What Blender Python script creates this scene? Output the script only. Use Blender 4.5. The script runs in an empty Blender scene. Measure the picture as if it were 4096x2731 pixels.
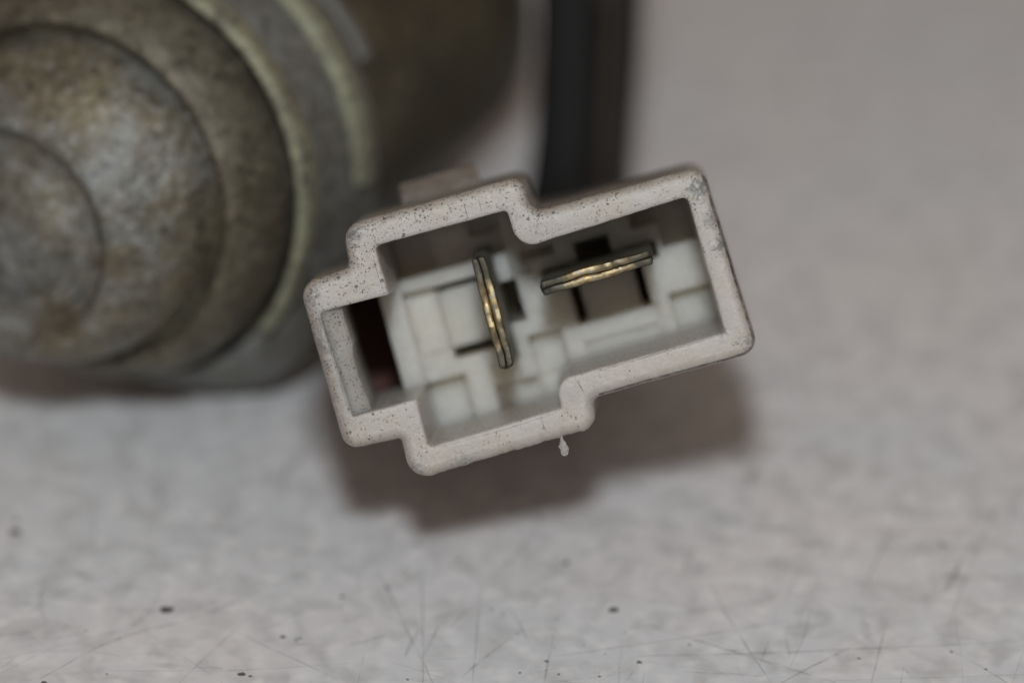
import bpy, bmesh, math, random
from mathutils import Vector, Matrix, noise
from mathutils.geometry import tessellate_polygon

random.seed(7)
S = bpy.context.scene
COL = S.collection
MM = 0.001
R = math.radians

# ------------------------------------------------------------------ camera
PITCH = R(30.0)                 # camera looks down at the bench by this much
FOCUS = 230.0                   # mm from lens to the connector's rim
C0 = Vector((0, 0, 16.83))      # mm, point the camera aims at (above the bench)
RIGHT = Vector((1, 0, 0))
UP = Vector((0, math.sin(PITCH), math.cos(PITCH)))
BACK = Vector((0, -math.cos(PITCH), math.sin(PITCH)))
cam = bpy.data.cameras.new('camera')
cam_o = bpy.data.objects.new('camera', cam)
COL.objects.link(cam_o)
cam_o.location = (C0 + BACK * FOCUS) * MM
cam_o.rotation_euler = (math.pi / 2 - PITCH, 0, 0)
cam.sensor_width = 36
cam.lens = 36 * FOCUS / 56.0
cam.clip_start = 0.005
cam.clip_end = 10
cam.dof.use_dof = True
cam.dof.focus_distance = FOCUS * MM
cam.dof.aperture_fstop = 12.0
cam.dof.aperture_blades = 7
S.camera = cam_o

# ------------------------------------------------------------------ world and lamp
W = bpy.data.worlds.new('World')
S.world = W
W.use_nodes = True
bg = W.node_tree.nodes['Background']
bg.inputs[0].default_value = (1.0, 0.80, 0.66, 1)
bg.inputs[1].default_value = 0.215
la = bpy.data.lights.new('flash', 'AREA')
la.shape = 'DISK'
la.size = 0.026
la.energy = 0.34
la.color = (0.94, 0.985, 1.0)
la_o = bpy.data.objects.new('flash', la)
COL.objects.link(la_o)
EL = R(45.5)
la_pos = (C0 + Vector((-3, -235 * math.cos(EL), 235 * math.sin(EL)))) * MM
la_o.location = la_pos
la_o.rotation_euler = (C0 * MM - la_pos).to_track_quat('-Z', 'Y').to_euler()

S.view_settings.view_transform = 'Standard'
S.view_settings.look = 'None'
S.view_settings.gamma = 1
S.view_settings.exposure = 0
S.cycles.diffuse_bounces = 8


# ------------------------------------------------------------------ helpers
def tag(o, label=None, cat=None, kind=None, group=None):
    if label: o['label'] = label
    if cat: o['category'] = cat
    if kind: o['kind'] = kind
    if group: o['group'] = group
    return o


def empty(name, mat):
    o = bpy.data.objects.new(name, None)
    o.empty_display_size = 0.005
    COL.objects.link(o)
    o.matrix_world = mat
    return o


def obj(name, verts, faces, mat, parent=None, smooth=35, attr=None):
    """verts in millimetres"""
    me = bpy.data.meshes.new(name)
    me.from_pydata([(v[0] * MM, v[1] * MM, v[2] * MM) for v in verts], [], faces)
    if attr:
        a = me.attributes.new('grime', 'FLOAT', 'POINT')
        a.data.foreach_set('value', attr)
    bm = bmesh.new(); bm.from_mesh(me)
    bmesh.ops.recalc_face_normals(bm, faces=bm.faces)
    bm.to_mesh(me); bm.free()
    if smooth is not None:
        me.shade_smooth()
        me.set_sharp_from_angle(angle=R(smooth))
    me.materials.append(mat)
    o = bpy.data.objects.new(name, me)
    COL.objects.link(o)
    if parent:
        o.parent = parent
    return o


class N:
    """small node-graph builder"""
    def __init__(self, name):
        self.m = bpy.data.materials.new(name)
        self.m.use_nodes = True
        self.t = self.m.node_tree
        self.b = self.t.nodes['Principled BSDF']
        tc = self.t.nodes.new('ShaderNodeTexCoord')
        mp = self.t.nodes.new('ShaderNodeVectorMath'); mp.operation = 'SCALE'
        mp.inputs['Scale'].default_value = 1000.0          # object space in millimetres
        self.t.links.new(tc.outputs['Object'], mp.inputs[0])
        self.P = mp.outputs[0]

    def L(self, a, b):
        if hasattr(a, 'is_output') or isinstance(a, bpy.types.NodeSocket):
            self.t.links.new(a, b)
        else:
            b.default_value = a

    def noise(self, scale, detail=4, rough=0.55, vec=None, dist=0.0):
        n = self.t.nodes.new('ShaderNodeTexNoise')
        n.inputs['Scale'].default_value = scale
        n.inputs['Detail'].default_value = detail
        n.inputs['Roughness'].default_value = rough
        n.inputs['Distortion'].default_value = dist
        self.t.links.new(vec or self.P, n.inputs['Vector'])
        return n.outputs['Fac']

    def voro(self, scale, vec=None, rnd=1.0):
        n = self.t.nodes.new('ShaderNodeTexVoronoi')
        n.inputs['Scale'].default_value = scale
        n.inputs['Randomness'].default_value = rnd
        self.t.links.new(vec or self.P, n.inputs['Vector'])
        return n.outputs['Distance'], n.outputs['Color']

    def ramp(self, fac, *stops):
        n = self.t.nodes.new('ShaderNodeValToRGB')
        e = n.color_ramp.elements
        while len(e) < len(stops):
            e.new(0.5)
        for i, (p, c) in enumerate(stops):
            e[i].position = p
            e[i].color = (c, c, c, 1) if isinstance(c, (int, float)) else (*c, 1)
        self.L(fac, n.inputs[0])
        return n.outputs[0]

    def mix(self, f, a, b, mode='MIX'):
        n = self.t.nodes.new('ShaderNodeMix')
        n.data_type = 'RGBA'; n.blend_type = mode
        self.L(f, n.inputs['Factor'])
        for k, v in ((6, a), (7, b)):
            if isinstance(v, tuple): n.inputs[k].default_value = (*v, 1)
            else: self.t.links.new(v, n.inputs[k])
        return n.outputs[2]

    def math(self, op, a, b=0.0, clamp=False):
        n = self.t.nodes.new('ShaderNodeMath'); n.operation = op; n.use_clamp = clamp
        self.L(a, n.inputs[0]); self.L(b, n.inputs[1])
        return n.outputs[0]

    def stretch(self, sx, sy, sz, rz=0.0):
        n = self.t.nodes.new('ShaderNodeMapping')
        n.inputs['Scale'].default_value = (sx, sy, sz)
        n.inputs['Rotation'].default_value = (0, 0, rz)
        self.t.links.new(self.P, n.inputs['Vector'])
        return n.outputs[0]

    def sep(self):
        n = self.t.nodes.new('ShaderNodeSeparateXYZ')
        self.t.links.new(self.P, n.inputs[0])
        return n.outputs

    def dist(self, x, y, z=0.0):
        n = self.t.nodes.new('ShaderNodeVectorMath'); n.operation = 'DISTANCE'
        self.t.links.new(self.P, n.inputs[0]); n.inputs[1].default_value = (x, y, z)
        return n.outputs['Value']

    def attr(self, name):
        n = self.t.nodes.new('ShaderNodeAttribute'); n.attribute_name = name
        return n.outputs['Fac']

    def bump(self, h, strength, dist_mm):
        n = self.t.nodes.new('ShaderNodeBump')
        n.inputs['Strength'].default_value = strength
        n.inputs['Distance'].default_value = dist_mm * MM
        self.t.links.new(h, n.inputs['Height'])
        self.t.links.new(n.outputs[0], self.b.inputs['Normal'])

    def set(self, **kw):
        for k, v in kw.items():
            s = self.b.inputs[k.replace('_', ' ')]
            if isinstance(v, tuple) and len(v) == 3 and s.type == 'RGBA': v = (*v, 1)
            self.L(v, s)
        return self.m


# ------------------------------------------------------------------ materials
def mat_plastic(name, base, yellow, speck_amt, grime_on):
    n = N(name)
    x, y, z = n.sep()
    big = n.noise(0.35, 3)
    fine = n.noise(2.2, 5, 0.6)
    col = n.mix(n.ramp(big, (0.35, 0.0), (0.7, 1.0)), base, yellow)
    col = n.mix(n.math('MULTIPLY', n.ramp(fine, (0.45, 0.0), (0.75, 1.0)), 0.25), col, (0.36, 0.32, 0.28))
    if grime_on:
        g = n.attr('grime')
        edge = n.math('MULTIPLY', n.ramp(n.noise(1.1, 4), (0.25, 0.55), (0.6, 1.0)), g, clamp=True)
        col = n.mix(n.math('MULTIPLY', edge, 0.88), col, (0.215, 0.18, 0.15))
        # brown handling dirt on the left arm, dark grease line along the right and lower right edge
        left = n.math('MULTIPLY', n.ramp(n.math('MULTIPLY', x, -0.08), (0.845, 0.0), (0.905, 1.0)), n.ramp(n.noise(1.6, 5, 0.65), (0.36, 0.15), (0.62, 1.0)))
        col = n.mix(n.math('MULTIPLY', left, 0.62), col, (0.24, 0.205, 0.175))
        line = n.math('MULTIPLY', n.ramp(g, (0.50, 0.0), (0.56, 1.0), (0.74, 1.0), (0.80, 0.0)),
                      n.math('MAXIMUM', n.math('GREATER_THAN', x, 11.15), n.math('MULTIPLY', n.math('GREATER_THAN', x, 2.6), n.math('LESS_THAN', y, -4.55))))
        col = n.mix(n.math('MULTIPLY', line, n.ramp(n.noise(1.4, 4), (0.35, 0.3), (0.6, 0.9))), col, (0.045, 0.042, 0.04))
        # specks: more on the upper and left arms of the rim
        place = n.math('ADD', n.math('MULTIPLY', y, 0.034), n.math('MULTIPLY', x, -0.012))
        patch = n.math('ADD', n.math('ADD', n.math('MULTIPLY', n.math('SUBTRACT', n.noise(0.7, 5, 0.7), 0.5), 2.8), place), n.math('MULTIPLY', n.math('MULTIPLY', g, n.math('GREATER_THAN', n.math('ADD', y, 2.0), 0.0)), 0.62))
        for sc, thr, rad in ((2.8, 0.95, 0.34), (4.8, 0.84, 0.38), (8.5, 0.84, 0.50)):
            d, c = n.voro(sc)
            sepc = n.t.nodes.new('ShaderNodeSeparateColor'); n.t.links.new(c, sepc.inputs[0])
            pick = n.math('GREATER_THAN', n.math('ADD', sepc.outputs[0], patch), thr)
            wob = n.math('ADD', d, n.math('MULTIPLY', n.math('SUBTRACT', n.noise(9.0, 3), 0.5), 0.34))
            size = n.math('MULTIPLY', n.math('ADD', 0.25, n.math('MULTIPLY', sepc.outputs[1], 0.75)), rad)
            dot = n.math('MULTIPLY', n.math('LESS_THAN', wob, size), pick)
            col = n.mix(n.math('MULTIPLY', dot, n.math('ADD', 0.35, n.math('MULTIPLY', sepc.outputs[2], 0.5))), col, (0.055, 0.055, 0.058))
        # scuffs and grey smudges at a few corners
        for cx, cy, rr, k in ((10.85, 4.5, 1.25, 0.85), (11.3, 1.2, 1.0, 0.75), (-11.2, 4.4, 1.0, 0.6), (-11.3, 1.8, 1.5, 0.45),
                              (-8.1, 7.1, 1.0, 0.75), (11.2, -4.3, 0.8, 0.55), (-8.2, -6.2, 0.9, 0.5), (10.9, 2.6, 0.9, 0.5), (10.0, -3.5, 0.5, 0.7), (-5.5, -6.7, 1.3, 0.4)):
            near = n.math('SUBTRACT', 1.0, n.math('DIVIDE', n.dist(cx, cy), rr), clamp=True)
            m = n.math('MULTIPLY', n.ramp(n.math('ADD', n.noise(3.4, 5, 0.7, dist=0.6), n.math('MULTIPLY', near, 0.25)), (0.60, 0.0), (0.70, 1.0)), n.math('MULTIPLY', n.math('POWER', near, 0.4), k))
            col = n.mix(m, col, (0.10, 0.115, 0.12))
    n.bump(n.math('ADD', n.noise(14.0, 3, 0.7), n.math('ADD', n.math('MULTIPLY', n.noise(1.2, 3), 3.0), n.noise(4.0, 2))), 1.0, 0.030)
    m = n.set(Base_Color=col, Roughness=n.ramp(n.noise(7.0, 3), (0.3, 0.20), (0.7, 0.42)), Specular_IOR_Level=0.7,
              Subsurface_Weight=1.0, Subsurface_Radius=(1.0, 0.92, 0.82), Subsurface_Scale=0.0032 if grime_on else 0.0055)
    return m


M_SHELL = mat_plastic('worn_white_nylon', (0.510, 0.488, 0.466), (0.495, 0.463, 0.412), 1.0, True)
M_FLOOR = mat_plastic('clean_white_nylon', (0.75, 0.715, 0.64), (0.73, 0.68, 0.57), 0.0, False)


def mat_terminal():
    n = N('tarnished_brass')
    a = n.noise(0.55, 4, 0.6)
    b = n.noise(2.2, 4, 0.65)
    col = n.mix(n.ramp(a, (0.44, 0.0), (0.66, 1.0)), (0.17, 0.155, 0.12), (0.46, 0.34, 0.16))
    col = n.mix(n.ramp(b, (0.52, 0.0), (0.66, 0.8)), col, (0.30, 0.32, 0.29))
    col = n.mix(n.ramp(n.noise(6.0, 3), (0.64, 0.0), (0.72, 0.6)), col, (0.07, 0.06, 0.05))
    x, y, z = n.sep()
    ends = n.ramp(n.math('ADD', n.math('MULTIPLY', n.math('ABSOLUTE', x), 0.25), n.math('MULTIPLY', n.math('SUBTRACT', n.noise(1.3, 3), 0.5), 0.5)), (0.36, 0.0), (0.52, 1.0))
    col = n.mix(n.math('MULTIPLY', ends, 0.85), col, (0.10, 0.098, 0.085))
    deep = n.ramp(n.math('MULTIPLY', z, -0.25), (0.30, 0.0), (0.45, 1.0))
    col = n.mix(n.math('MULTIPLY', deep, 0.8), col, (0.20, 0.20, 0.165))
    n.bump(n.math('ADD', n.noise(6.0, 5, 0.7), n.noise(1.0, 2)), 0.5, 0.05)
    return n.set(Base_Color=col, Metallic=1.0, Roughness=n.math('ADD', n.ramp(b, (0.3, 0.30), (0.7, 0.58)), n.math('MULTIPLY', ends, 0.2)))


M_BRASS = mat_terminal()


def mat_zinc(name, c1, c2, c3, metallic, r0, r1, bump=0.5):
    n = N(name)
    a = n.noise(0.16, 5, 0.6, dist=0.4)
    b = n.noise(0.55, 6, 0.65)
    c = n.noise(1.7, 5, 0.65)
    col = n.mix(n.ramp(a, (0.40, 0.0), (0.60, 1.0)), c1, c2)
    col = n.mix(n.ramp(b, (0.46, 0.0), (0.66, 0.85)), col, c3)
    col = n.mix(n.ramp(c, (0.52, 0.0), (0.68, 0.7)), col, (c1[0] * 1.75, c1[1] * 1.7, c1[2] * 1.6))
    col = n.mix(n.ramp(n.noise(1.3, 4, 0.6), (0.54, 0.0), (0.70, 0.75)), col, (c3[0] * 0.4, c3[1] * 0.4, c3[2] * 0.4))
    n.bump(n.math('ADD', n.math('MULTIPLY', c, 0.6), b), bump, 0.25)
    return n.set(Base_Color=col, Metallic=metallic, Roughness=n.ramp(c, (0.3, r0), (0.7, r1)))


M_CAP = mat_zinc('zinc_plate_patina', (0.225, 0.235, 0.233), (0.195, 0.168, 0.112), (0.105, 0.092, 0.066), 0.55, 0.30, 0.55, 1.0)
M_FLANGE = mat_zinc('brown_patina_plate', (0.165, 0.155, 0.12), (0.125, 0.110, 0.075), (0.075, 0.065, 0.047), 0.45, 0.36, 0.6, 1.0)
M_RING = mat_zinc('yellow_zinc_plate', (0.29, 0.295, 0.215), (0.25, 0.245, 0.175), (0.12, 0.115, 0.09), 0.4, 0.42, 0.62, 0.8)
M_BAND = mat_zinc('grey_zinc_plate', (0.20, 0.205, 0.20), (0.165, 0.165, 0.15), (0.125, 0.12, 0.095), 0.35, 0.45, 0.66, 0.7)
M_CASE = mat_zinc('dark_brown_lacquered_steel', (0.105, 0.092, 0.056), (0.056, 0.048, 0.032), (0.034, 0.029, 0.020), 0.35, 0.45, 0.65, 0.3)

n = N('black_rubber')
n.bump(n.noise(3.0, 4), 0.3, 0.1)
M_CABLE = n.set(Base_Color=n.mix(n.noise(0.6, 4), (0.006, 0.0065, 0.007), (0.012, 0.0125, 0.013)), Roughness=0.75, Specular_IOR_Level=0.3)


def mat_bench():
    n = N('scuffed_white_laminate')
    big = n.noise(0.045, 3)
    blob = n.noise(0.45, 3, 0.55, dist=0.4)
    blob2 = n.noise(0.75, 2, 0.4)
    brush = n.noise(1.0, 4, 0.6, vec=n.stretch(0.25, 5.0, 1.0, R(4)))
    col = n.mix(n.ramp(big, (0.40, 0.0), (0.60, 1.0)), (0.715, 0.692, 0.705), (0.665, 0.682, 0.712))
    col = n.mix(n.ramp(blob, (0.32, 0.85), (0.56, 0.0)), col, (0.52, 0.52, 0.527))
    col = n.mix(n.ramp(blob2, (0.50, 0.0), (0.78, 0.7)), col, (0.83, 0.825, 0.825))
    col = n.mix(n.ramp(brush, (0.52, 0.0), (0.80, 0.22)), col, (0.54, 0.535, 0.53))
    col = n.mix(n.ramp(n.noise(2.0, 4, 0.7), (0.66, 0.0), (0.76, 0.5)), col, (0.46, 0.455, 0.445))
    n.bump(n.math('ADD', brush, n.noise(1.2, 2)), 0.15, 0.06)
    return n.set(Base_Color=col, Roughness=n.ramp(blob2, (0.3, 0.42), (0.7, 0.6)), Specular_IOR_Level=0.4)


M_BENCH = mat_bench()
n = N('scratch_grey')
M_SCRATCH = n.set(Base_Color=n.mix(n.noise(0.8, 3), (0.34, 0.34, 0.345), (0.46, 0.46, 0.465)), Roughness=0.7,
                  Alpha=n.ramp(n.noise(0.7, 4), (0.35, 0.03), (0.70, 0.45)))
n = N('dark_grit')
M_GRIT = n.set(Base_Color=n.mix(n.noise(4.0, 3), (0.05, 0.052, 0.05), (0.13, 0.13, 0.12)), Roughness=0.8)

# ------------------------------------------------------------------ bench
bench = obj('work_surface', [(-300, -300, 0), (300, -300, 0), (300, 400, 0), (-300, 400, 0),
                             (-300, -300, -18), (300, -300, -18), (300, 400, -18), (-300, 400, -18)],
            [(0, 1, 2, 3), (7, 6, 5, 4), (0, 4, 5, 1), (1, 5, 6, 2), (2, 6, 7, 3), (3, 7, 4, 0)], M_BENCH, smooth=None)
tag(bench, 'scuffed off white workbench surface with fine scratches', None, 'structure')

LONG = [[(-28.68, -3.27), (-25.41, 0.94), (-21.31, 4.12)], [(-26.03, -7.98), (-22.51, -4.14), (-17.79, -1.95), (-10.65, 3.66)],
        [(-5.13, 3.2), (-4.88, -8.4)], [(-8.17, 4.58), (-6.8, 0.04), (-4.32, -8.4)], [(-1.75, 1.84), (-2.17, -8.4)],
        [(-2.77, -7.77), (0.01, -3.7)], [(-15.88, -3.05), (-9.6, -7.98)], [(-24.62, 10.47), (-24.13, 4.81)], [(-3.55, -3.05), (-2.11, -0.4)],
        [(-4.91, -5.86), (-4.05, -2.39)], [(23.06, 10.34), (19.78, 0.36)], [(29.45, 12.76), (26.24, 3.3), (24.42, -2.95)],
        [(11.2, 2.17), (12.24, -2.3), (14.25, -8.31)], [(2.3, -5.77), (8.51, -4.26), (15.3, -2.3)], [(4.95, 0.59), (9.86, -0.53)],
        [(6.77, -5.77), (14.52, -5.44), (28.59, -4.26)], [(9.38, -7.26), (13.8, -7.68)], [(1.8, -8.31), (2.31, -3.61)],
        [(19.75, -8.39), (21.06, -2.3)], [(0.0, -1.19), (0.97, -4.48)], [(6.86, -2.3), (14.35, -6.41), (17.95, -8.39)], [(14.72, -8.39), (20.74, -3.17)]]


def ribbon(vs, fs, pts, w, z):
    """thin tapering strip through pts, resampled and slightly wandering"""
    dense = []
    for i in range(len(pts) - 1):
        a, b = Vector(pts[i]), Vector(pts[i + 1])
        k = max(2, int((b - a).length / 0.8))
        for j in range(k):
            dense.append(a.lerp(b, j / k))
    dense.append(Vector(pts[-1]))
    for _ in range(4):
        dense = [dense[0]] + [(dense[i - 1] + dense[i] * 2 + dense[i + 1]) / 4 for i in range(1, len(dense) - 1)] + [dense[-1]]
    b0 = len(vs)
    m = len(dense)
    for i, p in enumerate(dense):
        t = (dense[min(i + 1, m - 1)] - dense[max(i - 1, 0)]).normalized()
        nn = Vector((-t.y, t.x))
        ww = w * (0.15 + 0.85 * math.sin(math.pi * min(max(i / (m - 1), 0.02), 0.98)) ** 0.5) * random.uniform(0.7, 1.2) / 2
        q = p + nn * random.uniform(-0.2, 0.2) * w
        vs.append((q.x + nn.x * ww, q.y + nn.y * ww, z)); vs.append((q.x - nn.x * ww, q.y - nn.y * ww, z))
    for i in range(m - 1):
        fs.append((b0 + 2 * i, b0 + 2 * i + 1, b0 + 2 * i + 3, b0 + 2 * i + 2))


vs, fs = [], []
zz = 0.006
for k, pts in enumerate(LONG):
    ribbon(vs, fs, pts, random.uniform(0.10, 0.20), zz); zz += 0.0002
for k in range(170):
    x, y = random.uniform(-34, 38), -9.5 + 52 * random.random() ** 1.6
    fam = random.random()
    a = random.gauss(R(8), R(14)) if fam < 0.45 else (random.gauss(R(78), R(16)) if fam < 0.8 else random.uniform(0, math.pi))
    ln = random.uniform(1.2, 5) if random.random() < 0.7 else random.uniform(5, 16)
    c = random.gauss(0, 0.06) * ln
    p0, p1 = Vector((x - math.cos(a) * ln / 2, y - math.sin(a) * ln / 2)), Vector((x + math.cos(a) * ln / 2, y + math.sin(a) * ln / 2))
    mid = (p0 + p1) / 2 + Vector((-math.sin(a), math.cos(a))) * c
    ribbon(vs, fs, [p0, mid, p1], random.uniform(0.025, 0.085) * (1 + max(0.0, y) * 0.05), zz); zz += 0.0002
sv, sf = [], []
n = N('soft_smear')
M_SMEAR = n.set(Base_Color=(0.30, 0.30, 0.305), Roughness=0.8, Alpha=n.ramp(n.noise(0.5, 4), (0.42, 0.0), (0.72, 0.30)))
for k in range(46):
    x, y = random.uniform(-32, 36), random.uniform(-8, 30)
    a = random.gauss(R(70), R(25)) if random.random() < 0.6 else random.gauss(R(15), R(20))
    ln = random.uniform(3, 12)
    p0, p1 = Vector((x - math.cos(a) * ln / 2, y - math.sin(a) * ln / 2)), Vector((x + math.cos(a) * ln / 2, y + math.sin(a) * ln / 2))
    mid = (p0 + p1) / 2 + Vector((-math.sin(a), math.cos(a))) * random.gauss(0, 0.12) * ln
    ribbon(sv, sf, [p0, mid, p1], random.uniform(0.2, 0.6), 0.003 + k * 0.00005)
tag(obj('smears', sv, sf, M_SMEAR, bench, smooth=None), None, None, 'stuff')
scr = obj('scratches', vs, fs, M_SCRATCH, bench, smooth=None)
tag(scr, None, None, 'stuff')


def lump(vs, fs, c, r, flat, seed):
    bm = bmesh.new()
    bmesh.ops.create_icosphere(bm, subdivisions=2, radius=1.0)
    b0 = len(vs)
    for v in bm.verts:
        d = 1 + 0.75 * noise.noise(Vector((v.co.x * 1.3 + seed * 3.1, v.co.y * 1.3, v.co.z))) + 0.3 * noise.noise(v.co * 3.3 + Vector((seed, 0, 0)))
        vs.append((c[0] + v.co.x * r * d * 1.25, c[1] + v.co.y * r * d, max(-0.01, v.co.z * flat * r * d + flat * r * 0.4)))
    for f in bm.faces:
        fs.append(tuple(b0 + v.index for v in f.verts))
    bm.free()


SPECKS = [(-28.85, 6.98, 0.33), (-28.92, 8.16, 0.17), (-19.49, -1.14, 0.36), (5.75, -1.14, 0.30), (-12.8, -3.85, 0.17), (-14.91, -7.53, 0.2),
          (3.1, 3.68, 0.2), (1.91, -6.26, 0.12), (-9.66, 0.2, 0.15), (24.91, 5.67, 0.16), (-7.09, 1.1, 0.14), (-11.82, -3.98, 0.1),
          (-12.06, -4.16, 0.1), (-14.42, -7.7, 0.1), (7.04, -6.35, 0.14), (-3.08, 4.05, 0.12), (-5.44, 5.67, 0.12), (24.42, -5.32, 0.1), (-25.75, -8.33, 0.17)]
vs, fs = [], []
for i, (x, y, r) in enumerate(SPECKS):
    lump(vs, fs, (x, y), r * 0.8, 0.28, i)
for i in range(70):
    lump(vs, fs, (random.uniform(-30, 30), -9 + 30 * random.random() ** 1.5), random.uniform(0.025, 0.075), 0.3, 40 + i)
tag(obj('grit_specks', vs, fs, M_GRIT, bench), None, None, 'stuff')

# ------------------------------------------------------------------ connector
AX = (RIGHT * -0.03 + UP * -0.08 + BACK).normalized()        # front normal, towards the lens
roll = R(15.5)
LX = RIGHT * math.cos(roll) + UP * math.sin(roll)
LX = (LX - AX * LX.dot(AX)).normalized()
LY = AX.cross(LX)
ORG = C0 + RIGHT * 0.929 + UP * 1.167
mat = Matrix(((LX.x, LY.x, AX.x, ORG.x * MM), (LX.y, LY.y, AX.y, ORG.y * MM), (LX.z, LY.z, AX.z, ORG.z * MM), (0, 0, 0, 1)))
CON = empty('wire_connector', mat)
tag(CON, 'off white plastic two blade connector, speckled with dirt, propped above the bench', 'connector')

OUT = [(-11.68, 5.22, 1.0), (-8.75, 5.35, 0.45), (-8.5, 7.66, 1.1), (1.68, 7.72, 0.8), (1.70, 5.62, 0.7), (11.38, 5.58, 0.95), (11.70, -5.04, 0.95),
       (2.22, -5.08, 0.45), (2.05, -6.64, 0.9), (-8.62, -6.87, 1.15), (-8.55, -4.42, 0.22), (-11.66, -4.26, 0.85)]
INN = [(-7.05, 6.15, 0.28), (0.42, 6.1, 0.22), (0.52, 3.88, 1.05), (10.12, 4.22, 0.35), (10.16, -3.5, 0.2), (0.52, -3.58, 1.0),
       (0.42, -5.12, 0.15), (-7.17, -5.3, 0.3), (-7.15, -2.56, 0.12), (-10.70, -2.56, 0.12), (-10.93, 3.45, 0.2), (-7.03, 3.38, 0.12)]


def fillet(cs, step=0.22):
    out = []
    m = len(cs)
    for i in range(m):
        p = Vector(cs[i][:2]); a = Vector(cs[i - 1][:2]); b = Vector(cs[(i + 1) % m][:2]); r = cs[i][2]
        u, v = (a - p).normalized(), (b - p).normalized()
        half = u.angle(v) / 2
        t = r / math.tan(half)
        c = p + (u + v).normalized() * (r / math.sin(half))
        s, e = p + u * t, p + v * t
        k = 9
        a0 = math.atan2(s.y - c.y, s.x - c.x); a1 = math.atan2(e.y - c.y, e.x - c.x)
        da = (a1 - a0 + math.pi) % (2 * math.pi) - math.pi
        for j in range(k + 1):
            out.append(Vector((c.x + r * math.cos(a0 + da * j / k), c.y + r * math.sin(a0 + da * j / k))))
    dense = []
    for i in range(len(out)):
        a, b = out[i], out[(i + 1) % len(out)]
        k = max(1, int((b - a).length / step))
        for j in range(k):
            dense.append(a.lerp(b, j / k))
    return dense


def normals(pl):
    m = len(pl)
    res = []
    for i in range(m):
        t = (pl[(i + 1) % m] - pl[i - 1]).normalized()
        res.append(Vector((t.y, -t.x)))
    area = sum(pl[i - 1].x * pl[i].y - pl[i].x * pl[i - 1].y for i in range(m))
    return res if area > 0 else [-q for q in res]          # outward of the polygon


po = fillet(OUT); no = normals(po)
pi_ = fillet(INN); ni = normals(pi_)
rag_o = []
for p, q in zip(po, no):
    w = 0.035 * noise.noise(Vector((p.x * 0.7, p.y * 0.7, 1.0))) + 0.016 * noise.noise(Vector((p.x * 4, p.y * 4, 3.0)))
    if p.y < -6.2 and -7.5 < p.x < 1.9:                     # moulding flash chewed along the lower edge
        w += 0.09 * noise.noise(Vector((p.x * 1.9, 0.0, 7.0))) + 0.05 * noise.noise(Vector((p.x * 6, 0.0, 9.0)))
    rag_o.append(w)
rag_i = [0.03 * noise.noise(Vector((p.x * 0.9, p.y * 0.9, 5.0))) + 0.02 * noise.noise(Vector((p.x * 5, p.y * 5, 2.0))) for p in pi_]

V, F, G = [], [], []


def loop(pl, nr, rag, off, z, g, kr=1.0):
    b = len(V)
    for p, q, w in zip(pl, nr, rag):
        e = p + q * (w * kr + off)
        V.append((e.x, e.y, z)); G.append(g)
    return b


def bridge(a, b, m):
    for i in range(m):
        j = (i + 1) % m
        F.append((a + i, a + j, b + j, b + i))


mo, mi = len(po), len(pi_)
RB = 0.62
loops = []
for k in range(8):
    t = math.pi / 2 * k / 7
    loops.append(loop(po, no, rag_o, -RB * (1 - math.sin(t)), -RB * (1 - math.cos(t)), 0.0 if k == 0 else min(1.0, 0.12 + 0.9 * (k / 7) ** 1.1)))
front_o = loops[0]
for off, z in ((0.0, -1.5), (0.0, -4.0), (-0.02, -10.7), (-0.2, -11.0)):
    loops.append(loop(po, no, rag_o, off, z, 1.0, 0.6))
for a, b in zip(loops, loops[1:]):
    bridge(a, b, mo)
back_o = loops[-1]
iloops = []
for k in range(4):
    t = math.pi / 2 * k / 3
    iloops.append(loop(pi_, ni, rag_i, 0.16 * (1 - math.sin(t)), -0.16 * (1 - math.cos(t)), 0.0 if k < 2 else 0.25))
for off, z in ((-0.03, -1.2), (-0.06, -3.0), (-0.12, -9.0), (-0.12, -11.0)):
    iloops.append(loop(pi_, ni, rag_i, off, z, 0.12, 0.6))
for a, b in zip(iloops, iloops[1:]):
    bridge(a, b, mi)
fo = [Vector((*V[front_o + i][:2], 0)) for i in range(mo)]
fi = [Vector((*V[iloops[0] + i][:2], 0)) for i in range(mi)]
for tri in tessellate_polygon([fo, fi]):
    F.append(tuple((front_o + i) if i < mo else (iloops[0] + i - mo) for i in tri))
bo = [Vector((*V[back_o + i][:2], 0)) for i in range(mo)]
bi = [Vector((*V[iloops[-1] + i][:2], 0)) for i in range(mi)]
for tri in tessellate_polygon([bo, bi]):
    F.append(tuple((back_o + i) if i < mo else (iloops[-1] + i - mo) for i in tri))
obj('housing', V, F, M_SHELL, CON, smooth=40, attr=G)

# rear body behind the shell, open towards the terminal seat
pr = fillet([(-7.9, 5.6, 0.8), (9.9, 4.6, 0.8), (9.9, -4.4, 0.8), (-7.9, -5.9, 0.8)])
nr = normals(pr)
V, F, G = [], [], []
rl = [loop(pr, nr, [0.0] * len(pr), off, z, 1.0) for off, z in ((0.0, -10.85), (0.0, -23.9), (-0.2, -24.5), (-0.7, -24.7))]
for a, b in zip(rl, rl[1:]):
    bridge(a, b, len(pr))
for tri in tessellate_polygon([[Vector((*V[rl[-1] + i][:2], 0)) for i in range(len(pr))]]):
    F.append(tuple(rl[-1] + i for i in tri))
obj('rear_body', V, F, M_SHELL, CON, smooth=40, attr=G)


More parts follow.
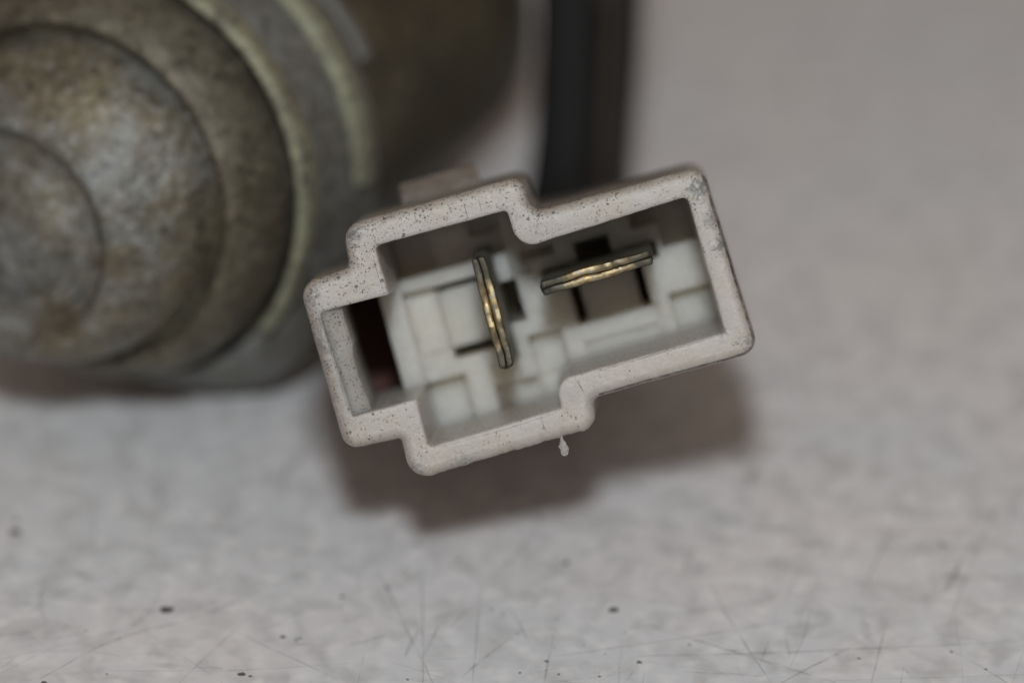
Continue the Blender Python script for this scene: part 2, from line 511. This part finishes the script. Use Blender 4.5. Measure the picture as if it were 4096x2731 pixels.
pr = fillet([(-11.3, 3.75, 0.3), (-7.7, 3.75, 0.3), (-7.7, -2.9, 0.3), (-11.3, -2.9, 0.3)])
nr = normals(pr)
V, F, G = [], [], []
rl = [loop(pr, nr, [0.0] * len(pr), off, z, 1.0) for off, z in ((0.0, -10.85), (-0.1, -19.0))]
bridge(rl[0], rl[1], len(pr))
for tri in tessellate_polygon([[Vector((*V[rl[-1] + i][:2], 0)) for i in range(len(pr))]]):
    F.append(tuple(rl[-1] + i for i in tri))
n = N('red_brown_plastic')
obj('slot_pocket', V, F, n.set(Base_Color=n.mix(n.noise(1.0, 3), (0.24, 0.105, 0.08), (0.17, 0.08, 0.065)), Roughness=0.6), CON, smooth=40, attr=G)

# stepped floor of the cavity: (x0, y0, x1, y1, depth), later entries cut into or rise above earlier ones
CELLS = [(-8.2, -2.75, -6.9, 3.55, 7.6), (-7.35, -5.5, 0.7, 6.35, 8.5), (0.3, -3.8, 10.4, 4.4, 8.5),
         (-8.2, -2.75, -6.95, 3.55, 7.7),
         (-7.35, 3.5, 0.5, 6.35, 9.9), (-7.35, 3.62, -4.75, 6.35, 10.6), (-2.5, 4.75, -0.65, 6.35, 10.8), (-0.62, 2.0, 0.5, 6.35, 9.3),
         (-6.95, 2.36, -5.2, 2.76, 9.4), (-5.2, 2.3, -2.3, 2.68, 17.0),
         (-6.7, -0.9, -5.1, 2.36, 8.2), (-5.1, -1.05, -2.3, 2.3, 9.7), (-5.0, -1.62, -2.3, -1.05, 17.0),
         (-2.35, -2.45, -1.45, 4.05, 11.5), (-1.45, -0.5, -0.5, 1.95, 17.0), (-0.5, 2.1, 0.25, 2.6, 9.2),
         (-7.35, -5.5, -4.72, -2.5, 10.0), (-3.3, -5.5, -0.6, -3.7, 10.0), (-3.25, -3.7, -1.6, -2.45, 9.2), (-0.72, -3.9, 1.25, -1.4, 10.0),
         (-0.6, -5.5, 0.7, -3.9, 9.3),
         (2.3, -1.6, 6.6, 1.0, 9.6), (2.25, -1.56, 2.86, 1.0, 17.0), (6.05, -1.58, 6.6, 1.0, 17.0),
         (1.2, -1.6, 2.25, 1.0, 9.0), (0.95, 0.95, 7.7, 1.95, 11.5), (3.15, 1.95, 5.2, 3.0, 17.0), (0.0, 2.7, 2.05, 3.36, 10.2), (6.55, 2.88, 8.05, 4.4, 10.0),
         (8.05, 1.4, 10.4, 4.4, 9.8), (7.62, -3.8, 10.4, -1.22, 10.0), (6.62, -3.8, 7.0, -1.5, 8.9), (2.3, -3.8, 6.6, -2.6, 8.9)]
xs = sorted({c[0] for c in CELLS} | {c[2] for c in CELLS})
ys = sorted({c[1] for c in CELLS} | {c[3] for c in CELLS})


def depth_at(x, y):
    d = None
    for c in CELLS:
        if c[0] < x < c[2] and c[1] < y < c[3]:
            d = c[4]
    return d


BOT = 10.95
D = [[depth_at((xs[i] + xs[i + 1]) / 2, (ys[j] + ys[j + 1]) / 2) for j in range(len(ys) - 1)] for i in range(len(xs) - 1)]
V, F = [], []


def quad(a, b, c, d):
    k = len(V); V.extend((a, b, c, d)); F.append((k, k + 1, k + 2, k + 3))


nx, ny = len(xs) - 1, len(ys) - 1
for i in range(nx):
    for j in range(ny):
        d = D[i][j]
        if d is None: continue
        x0, x1, y0, y1 = xs[i], xs[i + 1], ys[j], ys[j + 1]
        quad((x0, y0, -d), (x1, y0, -d), (x1, y1, -d), (x0, y1, -d))
        for di, dj, a, b in ((1, 0, (x1, y0), (x1, y1)), (-1, 0, (x0, y1), (x0, y0)), (0, 1, (x1, y1), (x0, y1)), (0, -1, (x0, y0), (x1, y0))):
            e = D[i + di][j + dj] if 0 <= i + di < nx and 0 <= j + dj < ny else None
            e = BOT if e is None else e
            if e > d:
                quad((*a, -d), (*a, -e), (*b, -e), (*b, -d))
fl = obj('terminal_seat', V, F, M_FLOOR, CON, smooth=None)
bm = bmesh.new(); bm.from_mesh(fl.data)
bmesh.ops.remove_doubles(bm, verts=bm.verts, dist=1e-7)
bmesh.ops.dissolve_limit(bm, angle_limit=0.01, verts=bm.verts, edges=bm.edges)
bmesh.ops.recalc_face_normals(bm, faces=bm.faces)
bm.to_mesh(fl.data); bm.free()
bev = fl.modifiers.new('edges', 'BEVEL'); bev.width = 0.00020; bev.segments = 2; bev.limit_method = 'ANGLE'; bev.angle_limit = R(40)

# sloping lip inside the left-hand slot, with a torn edge
V, F = [], []
yy0, yy1, k = -2.60, 3.46, 44
for i in range(k + 1):
    y = yy0 + (yy1 - yy0) * i / k
    f = i / k
    j = 0.07 * noise.noise(Vector((y * 1.4, 0, 4))) + 0.05 * noise.noise(Vector((y * 5, 2, 4)))
    wdt = 1.02 + j - 0.16 * (1 - min(1, abs(f - 0.35) * 3)) + (0.10 if f > 0.62 else 0.0) * 0.8
    xa = -10.72 - 0.21 * f
    V += [(xa - 0.08, y, -0.06), (xa + 0.30, y, -0.32 + 0.04 * j), (xa + wdt * 0.72, y, -0.66 + 0.3 * j), (xa + wdt, y, -0.95 - j), (xa + wdt - 0.03, y, -3.0), (xa + wdt * 0.6, y, -10.9), (xa - 0.08, y, -10.9)]
for i in range(k):
    a, b = 7 * i, 7 * (i + 1)
    for q in range(7):
        F.append((a + q, a + (q + 1) % 7, b + (q + 1) % 7, b + q))
F.append(tuple(range(7))); F.append(tuple(range(7 * k, 7 * k + 7)))
obj('slot_lip', V, F, M_SHELL, CON, smooth=25, attr=[0.10] * len(V))

# hairline cracks and mould witness lines on the rim face
n = N('hairline_dirt')
M_CRACK = n.set(Base_Color=(0.16, 0.15, 0.14), Roughness=0.8, Alpha=n.ramp(n.noise(2.0, 3), (0.35, 0.1), (0.65, 0.75)))
vs, fs = [], []
for pts, w in (([(-2.55, 6.75), (-2.5, 7.05), (-2.62, 7.3)], 0.06), ([(-1.75, 6.25), (-1.68, 6.7), (-1.8, 7.15)], 0.055), ([(-0.95, 6.25), (-0.88, 6.8), (-0.9, 7.1)], 0.045),
               ([(-0.72, -6.2), (-0.82, -5.7), (-0.78, -5.25)], 0.06), ([(1.55, -3.75), (1.78, -4.2), (1.82, -4.6)], 0.06), ([(-7.28, 5.7), (-7.35, 4.6), (-7.25, 3.5)], 0.05),
               ([(-10.95, 3.2), (-10.98, 1.0), (-10.85, -2.2)], 0.06), ([(2.6, -3.72), (5.0, -3.66), (9.6, -3.6)], 0.04), ([(-6.9, -5.42), (-3.0, -5.45), (0.1, -5.3)], 0.04)):
    ribbon(vs, fs, pts, w, 0.004)
tag(obj('hairline_cracks', vs, fs, M_CRACK, CON, smooth=None), None, None, 'stuff')

# latch tab on top of the shell
def bevel_box(name, x0, y0, z0, x1, y1, z1, mat_, parent, b=0.15, slope=0.0):
    o = obj(name, [(x0, y0, z0), (x1, y0, z0), (x1, y1, z0 - slope), (x0, y1, z0 - slope), (x0, y0, z1), (x1, y0, z1), (x1, y1, z1), (x0, y1, z1)],
            [(0, 1, 2, 3), (7, 6, 5, 4), (0, 4, 5, 1), (1, 5, 6, 2), (2, 6, 7, 3), (3, 7, 4, 0)], mat_, parent, attr=[1.0] * 8)
    m = o.modifiers.new('edges', 'BEVEL'); m.width = b * MM; m.segments = 3
    return o


bevel_box('latch_tab', -5.6, 7.35, -7.6, -1.0, 8.75, -10.7, M_SHELL, CON, 0.2, 2.6)

# blade terminals: a sheet folded double, seam visible on the tip
def blade_half(side, ln, zt, seed, bulge):
    """one layer of the folded blade: long axis x, thickness y, tip towards +z"""
    V, F = [], []
    k = 64
    secs = []
    for i in range(k + 1):
        x = -ln / 2 + ln * i / k
        f = abs(x) / (ln / 2)
        seam = 0.13 * noise.noise(Vector((x * 0.7, seed, 0))) + 0.02 * noise.noise(Vector((x * 1.9, seed, 5)))
        rnd = math.sqrt(max(0.0, 1 - max(0.0, (f - 0.93) / 0.07) ** 2))
        th = (0.40 + bulge * math.cos(min(1, f * 1.25) * math.pi / 2) ** 2 + 0.06 * noise.noise(Vector((x * 1.1, seed, 9))) + 0.015 * noise.noise(Vector((x * 4.5, seed, side)))) * (0.35 + 0.65 * rnd)
        zz_ = zt + 0.20 * noise.noise(Vector((x * 0.8, seed, side * 3.0))) + 0.05 * noise.noise(Vector((x * 1.7, seed * 1.7, side * 5.0))) + 0.012 * noise.noise(Vector((x * 6.0, seed, side))) - 0.25 * (1 - rnd) - 0.05 * max(0, f - 0.6)
        y_in, y_out = seam + side * 0.009, seam * 0.4 + side * th
        if (y_out - y_in) * side < 0.06: y_out = y_in + side * 0.06
        sec = [(x, y_in, -14.0), (x, y_in, zz_ - 0.10), (x, y_in + (y_out - y_in) * 0.10, zz_ - 0.03), (x, y_in + (y_out - y_in) * 0.45, zz_ + 0.02),
               (x, y_in + (y_out - y_in) * 0.86, zz_ - 0.03), (x, y_out - side * 0.005, zz_ - 0.13), (x, y_out, zz_ - 0.45), (x, y_out * 0.96, -14.0)]
        secs.append(len(V)); V.extend(sec)
    m = 8
    for a, b in zip(secs, secs[1:]):
        for q in range(m):
            F.append((a + q, a + (q + 1) % m, b + (q + 1) % m, b + q))
    F.append(tuple(range(m))); F.append(tuple(range(secs[-1], secs[-1] + m)))
    return V, F


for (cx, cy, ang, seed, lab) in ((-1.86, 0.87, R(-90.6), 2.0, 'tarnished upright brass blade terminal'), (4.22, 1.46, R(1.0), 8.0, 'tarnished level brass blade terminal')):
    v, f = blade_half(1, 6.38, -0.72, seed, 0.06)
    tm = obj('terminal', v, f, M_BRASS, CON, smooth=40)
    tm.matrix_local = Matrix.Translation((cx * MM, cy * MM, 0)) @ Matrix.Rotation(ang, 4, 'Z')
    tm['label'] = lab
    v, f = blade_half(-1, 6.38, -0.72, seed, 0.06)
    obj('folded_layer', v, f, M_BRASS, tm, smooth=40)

# moulding burr hanging under the lower edge
V, F = [], []
prof = [(-6.45, 0.07), (-6.62, 0.06), (-6.78, 0.07), (-6.90, 0.10), (-7.0, 0.18), (-7.12, 0.235), (-7.26, 0.25), (-7.40, 0.25), (-7.52, 0.235), (-7.62, 0.19), (-7.69, 0.13), (-7.73, 0.06)]
for i, (y, r) in enumerate(prof):
    for q in range(12):
        a = 2 * math.pi * q / 12
        rr = r * (0.9 + 0.75 * noise.noise(Vector((math.cos(a) * 1.5, y * 7, math.sin(a) + 2.0))))
        V.append((0.0 + (y + 6.45) * 0.06 + rr * math.cos(a), y, -0.25 + 0.45 * rr * math.sin(a)))
for i in range(len(prof) - 1):
    for q in range(12):
        F.append((12 * i + q, 12 * i + (q + 1) % 12, 12 * i + 12 + (q + 1) % 12, 12 * i + 12 + q))
F.append(tuple(range(12))); F.append(tuple(range(12 * (len(prof) - 1), 12 * len(prof))))
obj('plastic_burr', V, F, M_SHELL, CON, attr=[1.0] * len(V))

# ------------------------------------------------------------------ cable
path = [Vector((0.2, 0.2, -24.2)), Vector((0.4, 0.2, -27.0))]
path = [mat @ (p * MM) / MM for p in path]
path += [Vector((2.9, 32.0, 4.2)), Vector((3.9, 37.3, 3.5)), Vector((4.4, 42.3, 5.2)), Vector((5.0, 49.5, 13.4)), Vector((5.3, 57.0, 22.0)), Vector((5.0, 72, 31)), Vector((3.0, 96, 30)),
         Vector((0, 125, 17)), Vector((-4, 150, 6)), Vector((-8, 175, 3.1)), Vector((-12, 205, 3.1))]


def catmull(pts, k=10):
    out = []
    P = [pts[0] * 2 - pts[1]] + pts + [pts[-1] * 2 - pts[-2]]
    for i in range(1, len(P) - 2):
        for j in range(k):
            t = j / k
            out.append(0.5 * ((2 * P[i]) + (P[i + 1] - P[i - 1]) * t + (2 * P[i - 1] - 5 * P[i] + 4 * P[i + 1] - P[i + 2]) * t * t + (3 * P[i] - P[i - 1] - 3 * P[i + 1] + P[i + 2]) * t ** 3))
    out.append(pts[-1])
    return out


pp = catmull(path)
CAB = empty('cable', Matrix.Identity(4))
tag(CAB, 'dark bundle of black and brown wires rising behind the connector, right of the motor', 'cable')
n = N('brown_rubber')
M_BROWN = n.set(Base_Color=n.mix(n.noise(0.6, 4), (0.026, 0.015, 0.010), (0.016, 0.011, 0.008)), Roughness=0.65)
for dx, dz, cr, m in ((-1.15, 0.0, 2.15, M_CABLE), (1.65, -0.1, 0.72, M_BROWN), (2.75, -0.2, 0.62, M_CABLE)):
    V, F = [], []
    for i, p in enumerate(pp):
        t = (pp[min(i + 1, len(pp) - 1)] - pp[max(i - 1, 0)]).normalized()
        s = t.cross(Vector((0, 0, 1))).normalized(); u = s.cross(t)
        tight = 1.0 if i > 14 else 0.75 + 0.25 * i / 14
        c = p + s * (dx * tight + 0.12 * math.sin(i * 0.35 + dx)) + u * dz
        for q in range(24):
            a = 2 * math.pi * q / 24
            V.append(c + (s * math.cos(a) + u * math.sin(a)) * cr)
    for i in range(len(pp) - 1):
        for q in range(24):
            F.append((24 * i + q, 24 * i + (q + 1) % 24, 24 * i + 24 + (q + 1) % 24, 24 * i + 24 + q))
    F.append(tuple(range(24))); F.append(tuple(range(24 * (len(pp) - 1), 24 * len(pp))))
    w = obj('wire', V, F, m, CAB)
    if m is M_BROWN: w['label'] = 'thin dark brown wire'

# ------------------------------------------------------------------ motor
MA = (RIGHT * -0.42 + UP * -0.33 + BACK * 0.84).normalized()      # axis towards the lens
MX = (RIGHT - MA * RIGHT.dot(MA)).normalized()
MY = MA.cross(MX)
MO = C0 + RIGHT * -25.0 + UP * 9.25 - BACK * 18.0
mm_ = Matrix(((MX.x, MY.x, MA.x, MO.x * MM), (MX.y, MY.y, MA.y, MO.y * MM), (MX.z, MY.z, MA.z, MO.z * MM), (0, 0, 0, 1)))
MOT = empty('electric_motor', mm_)
tag(MOT, 'round weathered zinc plated motor with stepped end cap, lying left of the connector', 'motor')


def lathe(name, prof, mat_, parent, seg=180, dent=0.0, a0=0.0, a1=2 * math.pi, seed=0.0, smooth=30, lobe=None, nose=False):
    full = abs(a1 - a0 - 2 * math.pi) < 1e-6
    V, F = [], []
    m = len(prof)
    cnt = seg if full else seg + 1
    for i in range(cnt):
        a = a0 + (a1 - a0) * i / seg
        for z, r in prof:
            if lobe: r = r + lobe(a) * min(1.0, max(0.0, (-z - 2.6) / 4.0))
            ox = oy = 0.0
            if nose and z > 1.2:                      # the boss sits off the motor's axis
                z = 1.2 + (z - 1.2) * 0.58
                ox, oy = -0.36 * (z - 1.2), -0.28 * (z - 1.2)
            w = dent * noise.noise(Vector((math.cos(a) * 1.6 + seed, math.sin(a) * 1.6, z * 0.25)))
            V.append((ox + math.cos(a) * (r + w * min(1, r / 4)), oy + math.sin(a) * (r + w * min(1, r / 4)), z + w * 0.8))
    for i in range(seg if full else seg):
        j = (i + 1) % cnt
        for q in range(m - 1):
            F.append((i * m + q, i * m + q + 1, j * m + q + 1, j * m + q))
    if not full:
        F.append(tuple(range(m))); F.append(tuple(range(seg * m, seg * m + m)))
    return obj(name, V, F, mat_, parent, smooth=smooth)


def smoothprof(pts, k=5):
    return [(p.x, p.y) for p in catmull([Vector((z, r)) for z, r in pts], k)]


cap = lathe('end_cap', smoothprof([(8.45, 5.2), (8.7, 5.8), (9.5, 6.3), (10.2, 6.65), (10.35, 7.0), (9.9, 7.45), (8.6, 8.1), (7.0, 8.75), (5.6, 9.2), (4.4, 9.45), (3.2, 9.55), (2.3, 9.6), (1.5, 9.62), (1.2, 9.6)], 6), M_CAP, MOT, dent=0.26, nose=True)
lathe('cap_flange', smoothprof([(1.25, 9.5), (1.3, 9.75), (1.55, 10.0), (2.0, 10.3), (2.15, 10.6), (1.9, 11.0), (1.3, 11.5), (0.3, 11.95), (-0.8, 12.2), (-2.0, 12.3), (-3.4, 12.3)], 6), M_FLANGE, MOT, dent=0.26)
lathe('bearing_boss', smoothprof([(10.6, 0.001), (10.55, 1.2), (10.35, 2.2), (9.95, 3.0), (9.4, 3.6), (8.8, 4.0), (8.5, 4.4), (8.42, 4.8), (8.46, 5.22)]), M_CAP, cap, dent=0.12, seed=4, nose=True)
lathe('rim_ring', smoothprof([(-3.6, 12.6), (-2.2, 12.75), (-1.75, 13.05), (-2.0, 13.5), (-2.8, 13.65), (-3.7, 13.4)]), M_RING, MOT, dent=0.12, seed=9, a0=R(-38), a1=R(170))


def bulge(a):
    d = (a - R(-58) + math.pi) % (2 * math.pi) - math.pi
    return 2.3 * math.exp(-(d / R(30)) ** 2)


lathe('case_band', smoothprof([(-3.3, 12.45), (-2.9, 12.75), (-3.1, 13.1), (-4.2, 13.45), (-6.0, 13.6), (-8.2, 13.7), (-10.6, 13.6), (-11.4, 13.2), (-11.7, 12.2)]), M_BAND, MOT, dent=0.08, seed=2, lobe=bulge)
lathe('crimp_ridge', smoothprof([(-7.6, 13.5), (-7.9, 14.1), (-8.7, 14.35), (-9.5, 14.1), (-9.9, 13.5)]), M_RING, MOT, seg=90, dent=0.25, a0=R(-2), a1=R(150), seed=5)
lathe('case', smoothprof([(-11.4, 12.2), (-13.0, 12.2), (-16, 12.05), (-24, 11.55), (-38.0, 10.75), (-40.2, 10.25), (-40.8, 9.4), (-41.0, 6.0), (-41.0, 0.001)]), M_CASE, MOT, dent=0.05, seed=1)
lathe('crimp_ridge', smoothprof([(-13.6, 11.9), (-14.0, 12.5), (-14.8, 12.55), (-15.3, 11.9)]), M_BAND, MOT, seg=60, dent=0.1, a0=R(25), a1=R(100), seed=6)
